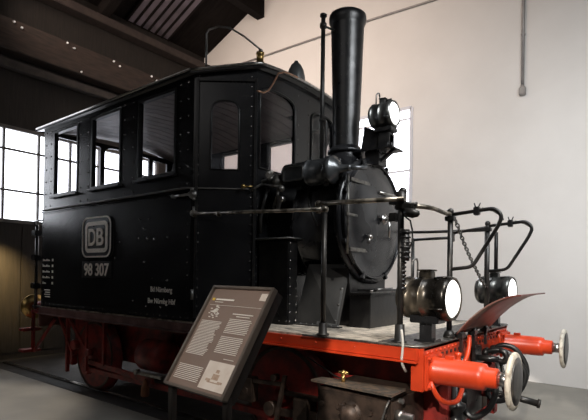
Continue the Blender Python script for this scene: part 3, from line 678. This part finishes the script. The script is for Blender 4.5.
# --- feed pump/air cylinder on the near side of the boiler
b = B(); yt, zt = -.52, 2.505
b.lathe((-1.66, yt, zt), (1, 0, 0), [(0, 0), (0, .085), (.03, .115), (.28, .118), (.28, .125), (.31, .125), (.31, .118), (.52, .118), (.53, .127), (.57, .127), (.575, .105), (.61, .085), (.625, .04), (.72, .028), (.74, .03), (.74, 0)], 36)
b.prism([(-1.60, yt - .118, zt - .05), (-1.56, yt - .122, zt - .075), (-1.40, yt - .122, zt - .075), (-1.36, yt - .118, zt - .04), (-1.36, yt - .118, zt + .03), (-1.40, yt - .115, zt + .055), (-1.58, yt - .115, zt + .055), (-1.61, yt - .118, zt + .02)], (0, .03, 0))
b.tube([(-.93, yt, zt), (-.86, yt + .15, zt + .02), (-.95, -.25, 2.62)], .02, 8)
b.box(-1.52, -1.46, yt - .02, -.36, zt - .14, zt - .06); b.box(-1.20, -1.14, yt - .02, -.36, zt - .14, zt - .06)
ft = part(b, 'feed_cylinder', mat('satin_grey_black', (.05, .052, .054), (.15, .155, .16), .27, .6, scale=6), label='long dark grey cylinder beside the boiler')
b = B(); ring(b, -1.48, zt - .01, .24, .14, .03, .012, yt - .128, .01); b.done('cover_rim', STEEL, ft)
b = B()
b.cyl((-1.90, -.60, 2.47), (-1.64, -.56, 2.49), .022, seg=10); b.lathe((-1.79, -.60, 2.44), (0, 0, 1), [(0, .03), (.04, .045), (.07, .03), (.10, .02), (.12, .035), (.13, 0)], 14)
b.lathe((-1.70, -.60, 2.40), (0, 0, 1), [(0, .05), (.05, .055), (.11, .04), (.13, 0)], 14); b.cyl((-1.78, -.66, 2.50), (-1.70, -.72, 2.52), .012, seg=8); b.lathe((-1.72, -.70, 2.50), (.4, -1, .1), [(0, .035), (.012, .035)], 12)
b.cyl((-1.68, -.62, 2.42), (-1.68, -.62, 2.20), .016, seg=8); b.cyl((-1.86, -.64, 2.43), (-1.62, -.64, 2.385), .014, seg=8); b.lathe((-1.60, -.66, 2.36), (.5, -.8, 0), [(0, .03), (.03, .034), (.04, 0)], 12)
b.cyl((-1.84, -.66, 2.44), (-1.92, -.75, 2.36), .012, seg=8)
part(b, 'valve_cluster', IRON)
b = B(); b.obox((-1.70, -.62, 2.28), (.035, 0, .09), (0, .008, 0), (.012, 0, -.005), .003); b.obox((-1.64, -.64, 2.24), (.02, 0, .06), (0, .012, 0), (.02, 0, -.006), .003); b.cyl((-1.62, -.66, 2.27), (-1.62, -.60, 2.27), .03, seg=12); part(b, 'injector_lever', STEEL)
b = B(); b.tube([(-1.80, -.62, 2.40), (-1.84, -.64, 2.25), (-1.86, -.66, 2.1), (-1.86, -.66, 1.95)], .018, 8); b.tube([(-1.4, -.50, 2.40), (-1.36, -.54, 2.2), (-1.25, -.56, 2.0)], .012, 8); part(b, 'feed_pipe', ROD)
# --- platform with top lamp
b = B(); b.box(-1.50, -.74, -.10, .14, 2.755, 2.772, .004); b.box(-1.05, -.90, -.06, .1, 2.62, 2.76); b.obox((-.85, 0, 2.70), (.09, 0, .06), (0, .02, 0), (-.01, 0, .012)); b.box(-.92, -.80, -.05, .07, 2.772, 2.93, .01); b.obox((-.86, 0, 2.95), (.09, 0, 0), (0, .07, 0), (0, 0, .02), .005)
b.prism([(-1.12, -.03, 2.77), (-.80, -.03, 2.77), (-.80, -.03, 2.90), (-.93, -.03, 2.95), (-1.08, -.03, 3.02)], (0, .08, 0))
for x in (-.80, -.76): b.bolt((x, -.08, 2.772), (0, 0, 1), .016, .03)
part(b, 'lamp_platform', BLACK2)
def lamp(x, y, z, r, length, body, yaw=0, leg_z=None, tag=''):
    made = []; b = B(); x0 = x - length; RM = Matrix.Translation((x - length / 2, y, 0)) @ Matrix.Rotation(yaw, 4, 'Z') @ Matrix.Translation((length / 2 - x, -y, 0))
    b.lathe((x0, y, z), (1, 0, 0), [(0, 0), (0, r * .88), (.015, r * .97), (length * .10, r * .98), (length * .10, r * 1.02), (length * .14, r * 1.02), (length * .14, r * .97), (length * .45, r * .97), (length * .45, r * 1.02), (length * .50, r * 1.02), (length * .50, r * .97), (length * .78, r * .97), (length * .80, r * 1.05), (length * .86, r * 1.07), (length * .92, r * 1.05), (length, r * 1.0), (length, r * .90), (length - .012, r * .88)], 40)
    b.box(x0 + length * .35, x0 + length * .6, y - r * .25, y + r * .25, z + r * .85, z + r * 1.28, .006); b.box(x0 + length * .32, x0 + length * .63, y - r * .32, y + r * .32, z + r * 1.28, z + r * 1.36, .004)
    for a in (.4, 2.0, 3.6, 5.2): b.cyl((x0 + length * .70, y + r * 1.04 * math.cos(a), z + r * 1.04 * math.sin(a)), (x0 + length * .96, y + r * 1.10 * math.cos(a), z + r * 1.10 * math.sin(a)), .010, seg=6)
    L = part(b, 'headlamp', body, label=tag); made.append(L)
    b = B(); b.lathe((x - .012, y, z), (1, 0, 0), [(0, r * .89), (.012, r * .80), (.022, r * .5), (.027, 0)], 40); made.append(b.done('lamp_glass', LENS, L, label='lit white glass'))
    b = B(); hx = x0 + length * .22; b.tube([(hx, y - r * .3, z + r * .85), (hx, y - r * .3, z + r * 1.75), (hx + .012, y, z + r * 1.92), (hx, y + r * .3, z + r * 1.75), (hx, y + r * .3, z + r * .85)], .007, 8, rnd=.02); made.append(b.done('lamp_handle', DULL, L))
    if leg_z is not None:
        b = B(); b.box(x0 + length * .3, x0 + length * .7, y - r * .45, y + r * .45, leg_z, leg_z + .02, .004); b.box(x0 + length * .38, x0 + length * .62, y - r * .25, y + r * .25, leg_z + .02, z - r * .8); b.obox((x0 + length * .5, y, z - r * 1.0), (length * .28, 0, 0), (0, r * .5, 0), (0, 0, .03), .006)
        b.done('lamp_bracket', BLACK, L)
    for o in made: o.data.transform(RM)
lamp(.115, -.80, 1.400, .150, .385, LAMPY, -.05, leg_z=ZD, tag='big tan and steel headlamp at the near corner')
lamp(.12, .78, 1.43, .135, .33, LAMPG, -.08, leg_z=ZD, tag='dark grey headlamp at the far corner')
lamp(-.765, 0, 3.10, .120, .235, LAMPG, tag='small dark headlamp high in front of the chimney')
# --- handrails
b = B(); b.cyl((-.83, -1.045, ZD), (-.83, -1.045, 2.06), .021, seg=12); b.lathe((-.83, -1.045, ZD), (0, 0, 1), [(0, .05), (.015, .05), (.02, .035), (.10, .033), (.10, .022)], 14); part(b, 'handrail_post', ROD)
b = B(); b.ball((-.83, -1.045, 2.065), .032)
b.tube([(-2.36, -1.10, 2.128), (-.83, -1.055, 2.065)], .016, 10); b.cyl((-2.33, -1.07, 2.13), (-2.33, -1.12, 2.13), .03, seg=10); b.cyl((-2.0, -1.09, 2.10), (-1.97, -1.09, 2.10), .022, seg=10)
part(b, 'walkway_handrail', RAILM, label='worn steel walkway handrail')
b = B(); b.cyl((-2.66, -1.105, 2.32), (-2.36, -1.105, 2.32), .013, seg=10)
for x in (-2.64, -2.38): b.cyl((x, -1.07, 2.32), (x, -1.12, 2.32), .02, seg=10)
b.lathe((-2.37, -1.075, 2.32), (.3, -1, 0), [(0, .045), (.015, .045), (.02, .025), (.05, .02)], 12); b.ball((-2.34, -1.11, 2.36), .018); b.ball((-2.33, -1.10, 2.27), .016)
part(b, 'grab_handle', DULL)
b = B(); b.tube([(-.90, -1.03, 2.118), (-.16, -1.03, 2.092)], .018, 10); b.cyl((-.90, -1.03, 2.04), (-.90, -1.03, 2.13), .02, seg=10); b.ball((-.90, -1.03, 2.118), .027); part(b, 'gate_bar', RAILM)
b = B(); b.cyl((-.20, -1.0, ZD), (-.20, -1.0, 2.10), .022, seg=12); b.lathe((-.20, -1.0, ZD), (0, 0, 1), [(0, .05), (.015, .05), (.02, .036), (.13, .034), (.13, .022)], 14)
b.cyl((-.20, -1.0, 2.03), (-.20, -1.0, 2.15), .036, seg=12); b.box(-.24, -.10, -1.03, -.96, 2.02, 2.06, .008); b.ball((-.19, -1.0, 2.15), .03); b.cyl((-.28, -1.02, 2.075), (-.08, -1.0, 2.05), .015, seg=8); b.lathe((-.16, -1.03, 2.0), (1, .2, -.2), [(0, .03), (.06, .035), (.10, .02), (.11, 0)], 10)
b.box(-.28, -.22, -1.04, -.98, 1.94, 2.0, .006)
b.cyl((-.20, 1.0, ZD), (-.20, 1.0, 2.06), .022, seg=12); b.tube([(-.2, 1.0, 2.05), (-.83, 1.03, 2.06), (-2.36, 1.09, 2.12)], .016, 8)
part(b, 'front_corner_post', ROD)
b = B(); b.cyl((-.185, -.99, 1.72), (-.17, -.99, 1.88), .028, seg=12); b.cyl((-.165, -1.0, 1.66), (-.165, -1.0, 1.88), .030, seg=12)
for k in range(6): b.cyl((-.165, -1.0, 1.68 + k * .035), (-.165, -1.0, 1.69 + k * .035), .038, seg=12)
for k in range(8): b.cyl((-.195, -.985, 1.46 + k * .03), (-.195, -.985, 1.475 + k * .03), .030, seg=12)
b.cyl((-.195, -.985, 1.45), (-.195, -.985, 1.72), .022, seg=10)
b.tube([(-.18, -1.0, 1.98), (-.13, -1.0, 1.94), (-.115, -1.0, 1.88), (-.11, -1.0, 1.80), (-.14, -1.0, 1.74)], .006, 6)
part(b, 'socket_and_cable', RUBBER)
b = B(); b.tube([(-.20, -1.0, 2.045), (-.10, -.97, 2.045), (-.03, -.85, 2.04), (-.03, -.62, 2.03), (-.03, -.50, 2.035)], .017, 8, rnd=.06); part(b, 'corner_rail', RAILM)
# folding bridge railings
def loop(y, tag, DX=-.035):
    zt = 2.03; x0 = -.03; b = B()
    b.cyl((x0, y, ZD), (x0, y, 2.05), .021, seg=12); b.lathe((x0, y, ZD), (0, 0, 1), [(0, .045), (.02, .045), (.06, .03), (.06, .021)], 12); b.ball((x0, y, 2.055), .026)
    b.obox((x0, y, 2.0), (.035, 0, 0), (0, .03, 0), (0, 0, .018), .004)
    p = part(b, 'railing_post', ROD, label=tag)
    b = B(); b.tube([(x0, y, zt), (.335 + DX, y, zt + .028), (.385 + DX, y, zt - .03), (.36 + DX, y, zt - .10), (.175 + DX, y, 1.63), (x0, y, 1.612)], .0145, 10, rnd=.045); b.done('railing_loop', ROD, p)
    b = B(); b.obox((.17, y, zt + .015), (.022, 0, 0), (0, .022, 0), (0, 0, .032), .006); b.cyl((.165, y, zt + .03), (.15, y, zt + .075), .005, seg=6); b.cyl((.175, y, zt + .03), (.195, y, zt + .075), .005, seg=6); b.done('rail_clamp', BLACK2, p)
    b = B(); b.tube([(.20, y + .02, zt + .035), (.28, y + .03, zt + .015), (.33, y + .03, zt - .02), (.35, y + .02, zt - .06)], .009, 8); b.done('rubber_hose', DULL, p)
loop(-.50, 'near post of the folding bridge railing'); loop(.45, 'far post of the folding bridge railing', -.03)
b = B(); b.cyl((.02, .55, 1.60), (.02, .55, 1.98), .018, seg=10); b.box(-.02, .05, .44, .57, 1.6, 1.63); part(b, 'railing_strut', ROD)
b = B(); b.tube([(-.85, .62, 1.945), (-.42, .55, 1.945)], .015, 8); b.obox((-.40, .54, 1.955), (.02, 0, 0), (0, .03, 0), (0, 0, .05), .005); b.tube([(-.40, .54, 1.99), (-.03, .45, 2.02)], .015, 8); b.cyl((-.85, .62, ZD), (-.85, .62, 1.96), .018, seg=10); part(b, 'far_handrail', ROD)
# chain from near post to far post
cp = [Vector((-.02, -.47, 2.0)), Vector((.0, -.40, 1.97))]; P0 = Vector((.0, -.47, 1.99)); P1 = Vector((-.03, .43, 1.46)); n = 30
b = B()
for k in range(n):
    t0 = (k + .5) / n; p = P0.lerp(P1, t0); p.z -= .05 * 4 * t0 * (1 - t0) * (1 - .3 * t0); t1 = t0 + .01; q = P0.lerp(P1, t1); q.z -= .05 * 4 * t1 * (1 - t1) * (1 - .3 * t1)
    d = (q - p).normalized(); x, y, _ = frame(d); s2 = x if k % 2 else y
    b.tube([p + d * .026 * math.cos(2 * PI * j / 10) + s2 * .014 * math.sin(2 * PI * j / 10) for j in range(10)], .0048, 5, closed=True)
part(b, 'safety_chain', IRON)
# bridge plate (curved sheet), lowered outwards
b = B(); Nn = 14; rows = []
for i in range(Nn + 1):
    t = i / Nn; x = .02 + .40 * t; z = 1.125 + .30 * (1 - (1 - t) ** 1.9)
    rows.append((x, z))
y0a, y1a = -.50, .42
def sheet(off):
    R = []
    for i, (x, z) in enumerate(rows):
        t = i / Nn; ya = y0a + .02 + .25 * t ** 1.5; yb_ = y1a + .25 * t
        R.append([b.bm.verts.new((x, ya + (yb_ - ya) * j / 4, z + off)) for j in range(5)])
    return R
A_ = sheet(0); C_ = sheet(-.012)
for i in range(Nn):
    for j in range(4): b.face([A_[i][j], A_[i + 1][j], A_[i + 1][j + 1], A_[i][j + 1]], True); b.face([C_[i][j], C_[i][j + 1], C_[i + 1][j + 1], C_[i + 1][j]], True)
    b.face([A_[i][0], C_[i][0], C_[i + 1][0], A_[i + 1][0]]); b.face([A_[i][4], A_[i + 1][4], C_[i + 1][4], C_[i][4]])
for i in (0, Nn):
    for j in range(4): b.face([A_[i][j], A_[i][j + 1], C_[i][j + 1], C_[i][j]])
br = part(b, 'bridge_plate', SHEET, label='curved reddish metal bridge plate, tilted up')
b = B()
for y in (-.40, -.10, .22): b.cyl((.02, y - .05, 1.115), (.02, y + .05, 1.115), .02, seg=10); b.obox((.02, y, 1.10), (.03, 0, 0), (0, .04, 0), (0, 0, .02), .004); b.obox((.03, y, 1.03), (.012, 0, 0), (0, .016, 0), (0, 0, .06), .003)
b.done('plate_hinge', BLACK2, br)
# under the beam: hook, coupling, hoses, red pipes
b = B(); b.box(.0, .04, -.09, .09, .78, .98, .006); b.cyl((.03, 0, .88), (.20, 0, .88), .026, seg=12); b.tube([(.18, 0, .88), (.24, 0, .86), (.27, 0, .90), (.25, 0, .95), (.21, 0, .96)], .024, 10, rnd=.03); part(b, 'draw_hook', BLACK2)
b = B(); b.tube([(.20, -.05, .86), (.26, -.06, .66), (.28, 0, .57), (.26, .06, .66), (.20, .05, .86)], .015, 8, rnd=.05); b.cyl((.30, -.02, .605), (.50, .03, .565), .026, seg=14); b.cyl((.49, .03, .567), (.51, .035, .563), .036, seg=14); b.cyl((.10, -.03, .64), (.30, -.02, .605), .018, seg=12); part(b, 'screw_coupling', ROD)
b = B()
for y, w_, dz in ((-.36, .06, -.05), (.26, .14, .0), (.48, .10, .02)):
    b.tube([(.0, y, .88), (.10, y, .93 + dz), (.19 + w_ * .3, y + .03, .90 + dz), (.22 + w_, y + .05, .74), (.20 + w_ * .7, y + .03, .56), (.12, y, .46), (.05, y, .50), (.03, y, .60)], .023, 12, rnd=.12)
    b.cyl((.03, y, .56), (.03, y, .66), .040, seg=14); b.cyl((.0, y, .88), (.05, y, .90), .042, seg=14)
part(b, 'brake_hose', RUBBER)
b = B(); b.tube([(.02, -.98, .84), (.06, -.96, .74), (.10, -.90, .69), (.14, -.78, .68), (.12, -.62, .74), (.05, -.5, .80)], .018, 10, rnd=.05); b.tube([(.03, -.40, .84), (.06, -.40, .9), (.07, -.36, .96), (.06, -.30, 1.05), (.05, -.28, 1.09)], .017, 8, rnd=.04); b.tube([(.04, .55, .84), (.08, .52, .95), (.06, .50, 1.06)], .016, 8, rnd=.04)
b.lathe((.05, -.52, .86), (0, 0, 1), [(0, .03), (.04, .034), (.05, .02), (.10, .018), (.12, .03), (.13, 0)], 12)
part(b, 'brake_pipe', RED)
b = B()
for s in (-1, 1): b.box(-.05, .02, s * .60 - .05, s * .60 + .05, .28, .80, .006)
b.box(-.04, .0, -.6, .6, .30, .36, .004)
part(b, 'guard_iron', DRED)
b = B(); b.lathe((.05, -.55, .42), (0, 0, 1), [(0, .05), (.03, .075), (.05, .08), (.07, .05), (.12, .045), (.16, .07), (.19, .07), (.20, .04), (.32, .035)], 20); part(b, 'pipe_coupling', BLACK2)
b = B(); b.tube([(-.16, -1.05, 1.16), (-.145, -1.085, 1.19), (-.13, -1.09, 1.10), (-.14, -1.09, .96), (-.12, -1.06, .90)], .009, 8, rnd=.03); part(b, 'deck_cable', mat('pale_cable', (.5, .48, .44), rough=.5))

# ------------------------------------------------------------------ information board
bd = thing('information_board', 'tilted brown information board on two dark legs in front of the locomotive', 'sign', (-.63, -2.3, 0))
a, tl, w2, h2 = -.10, .55, .53 / 2, .625 / 2
c = Vector((-.627, -2.306, 1.207)); Wd = Vector((math.cos(a), math.sin(a), 0)); Nn_ = Vector((-math.sin(a), math.cos(a), 0)); U = Nn_ * math.sin(tl) + Vector((0, 0, 1)) * math.cos(tl); Nf = Wd.cross(U)
if Nf.y > 0: Nf = -Nf
PP = lambda u, v, e=0: c + Wd * u + U * v + Nf * e
FR = mat('sign_frame', (.20, .17, .15), (.25, .22, .19), .35, .5); BR = mat('sign_brown', (.24, .18, .15), (.255, .19, .16), .45)
INK = mat('sign_white', (.86, .83, .78), rough=.6); YEL = mat('sign_yellow', (.85, .60, .10), rough=.5)
b = B(); b.obox(c - Nf * .012, Wd * w2, U * h2, Nf * .010, .003); pn = b.done('panel', BR, bd)
b = B()
for sx in (-1, 1): b.obox(PP(sx * (w2 - .008), 0, -.004), Wd * .010, U * h2, Nf * .018, .002)
for sy in (-1, 1): b.obox(PP(0, sy * (h2 - .006), -.004), Wd * w2, U * .008, Nf * .018, .002)
b.done('frame', FR, bd)
b = B(); b.obox(c - Nf * .050, Wd * (w2 - .004), U * (h2 - .004), Nf * .028, .003); b.done('back_box', mat('sign_back', (.015, .013, .012), rough=.5), bd)
def strip(b, u0, u1, v, hgt=.004): b.obox(PP((u0 + u1) / 2, v, -.0005), Wd * ((u1 - u0) / 2), U * hgt / 2, Nf * .0012)
b = B(); L0 = -w2 + .04
strip(b, L0 + .035, L0 + .20, h2 - .085, .010); strip(b, L0 + .035, L0 + .11, h2 - .102, .004); strip(b, L0, w2 - .04, h2 - .122, .0018)
strip(b, .02, .19, h2 - .168, .006); strip(b, .06, .17, h2 - .182, .004)
for k in range(24):
    u1 = -.035 - random.random() * .03; strip(b, L0, u1, h2 - .225 - k * .0088, .0036)
for k in range(9): strip(b, .015, .205 - random.random() * .012, h2 - .20 - k * .0100, .0036)
for k in range(10): strip(b, .015, .205 - random.random() * .012, h2 - .305 - k * .0100, .0036)
for k in range(9): strip(b, L0, .0 - random.random() * .01, -h2 + .10 - k * .0098 + .03, .0036)
strip(b, .12, .20, -h2 + .20, .003)
b.done('lines_of_text', INK, pn)
b = B(); strip(b, w2 - .085, w2 - .035, h2 - .055, .044); b.obox(PP(.125, -h2 + .105, -.0005), Wd * .105, U * .075, Nf * .0012); b.done('photo_print', mat('photo_paper', (.80, .74, .68), (.70, .62, .55), .6, scale=12), pn)
b = B(); strip(b, L0, L0 + .022, h2 - .085, .016); b.done('yellow_square', YEL, pn)
b = B()
for k in range(34):
    aa = random.random() * 6.3; rr = random.random() ** .6 * .042; hh = .006 + random.random() * .016
    uu = L0 + .075 + rr * math.cos(aa) * 1.2; strip(b, uu - hh / 2, uu + hh / 2, h2 - .168 + rr * math.sin(aa), .006)
b.done('white_drawing', INK, pn)
b = B(); b.box(0, 0, 0, 0, 0, 0) if False else None
cc = PP(.125, -h2 + .10, .001)
for (du, dv, wu, hv) in ((0, 0, .04, .03), (0, .03, .02, .018), (-.05, -.02, .03, .014), (.05, -.025, .03, .012), (0, -.03, .08, .006)): b.obox(cc + Wd * du + U * dv, Wd * wu / 2 * 1.3, U * hv / 2, Nf * .0008)
b.done('photo_subject', mat('photo_brown', (.42, .30, .22), (.55, .42, .33), .6, scale=60), pn)
for sx in (-1, 1):
    top_ = PP(sx * (w2 - .02), -h2 + .02, -.03); b = B(); b.box(top_.x - .018, top_.x + .018, top_.y - .018, top_.y + .018, 0, top_.z + .01, .003)
    b.obox((top_.x, top_.y - .02, .012), (.03, 0, 0), (0, .22, 0), (0, 0, .012), .004)
    q = PP(sx * (w2 - .02), h2 - .25, -.02); m_ = (top_ + q) / 2; dd = (q - top_) / 2; b.obox(m_ - Nf * .012, Wd * .014, dd, Nf * .01)
    b.done('leg', mat('leg_dark', (.02, .018, .017), (.03, .028, .026), .5), bd)

# ------------------------------------------------------------------ one mesh per separate piece
def split_pieces(o):
    bm = bmesh.new(); bm.from_mesh(o.data); bm.verts.ensure_lookup_table(); n = len(bm.verts); seen = [-1] * n; isl = []
    for v in bm.verts:
        if seen[v.index] >= 0: continue
        k = len(isl); st = [v]; seen[v.index] = k; lo = v.co.copy(); hi = v.co.copy()
        while st:
            a = st.pop()
            for i in range(3): lo[i] = min(lo[i], a.co[i]); hi[i] = max(hi[i], a.co[i])
            for e in a.link_edges:
                q = e.other_vert(a)
                if seen[q.index] < 0: seen[q.index] = k; st.append(q)
        isl.append((lo, hi))
    if len(isl) < 2 or len(isl) > 300: bm.free(); return
    par = list(range(len(isl)))
    def find(a):
        while par[a] != a: a = par[a]
        return a
    for i in range(len(isl)):
        for j in range(i):
            (a, b_), (c_, d) = isl[i], isl[j]
            gap = math.sqrt(sum(max(0, a[k] - d[k], c_[k] - b_[k]) ** 2 for k in range(3)))
            if gap < max(.02, .5 * max(max(b_ - a), max(d - c_))): par[find(i)] = find(j)
    roots = sorted({find(i) for i in range(len(isl))})
    bm.free()
    if len(roots) < 2: return
    for r in roots:
        bm = bmesh.new(); bm.from_mesh(o.data); bm.verts.ensure_lookup_table()
        bmesh.ops.delete(bm, geom=[v for v in bm.verts if find(seen[v.index]) != r], context='VERTS')
        me = bpy.data.meshes.new(o.name); bm.to_mesh(me); bm.free()
        for m in o.data.materials: me.materials.append(m)
        if r == roots[0]: keep = me
        else:
            q = o.copy(); q.data = me; COL.objects.link(q)
    o.data = keep
for o in [o for o in bpy.data.objects if o.type == 'MESH' and o.parent]:
    if o.name.split('.')[0] in ('data_lettering', 'lines_of_text', 'white_drawing', 'photo_subject', 'letter_d', 'letter_b', 'numerals', 'depot_lettering'): continue
    split_pieces(o)
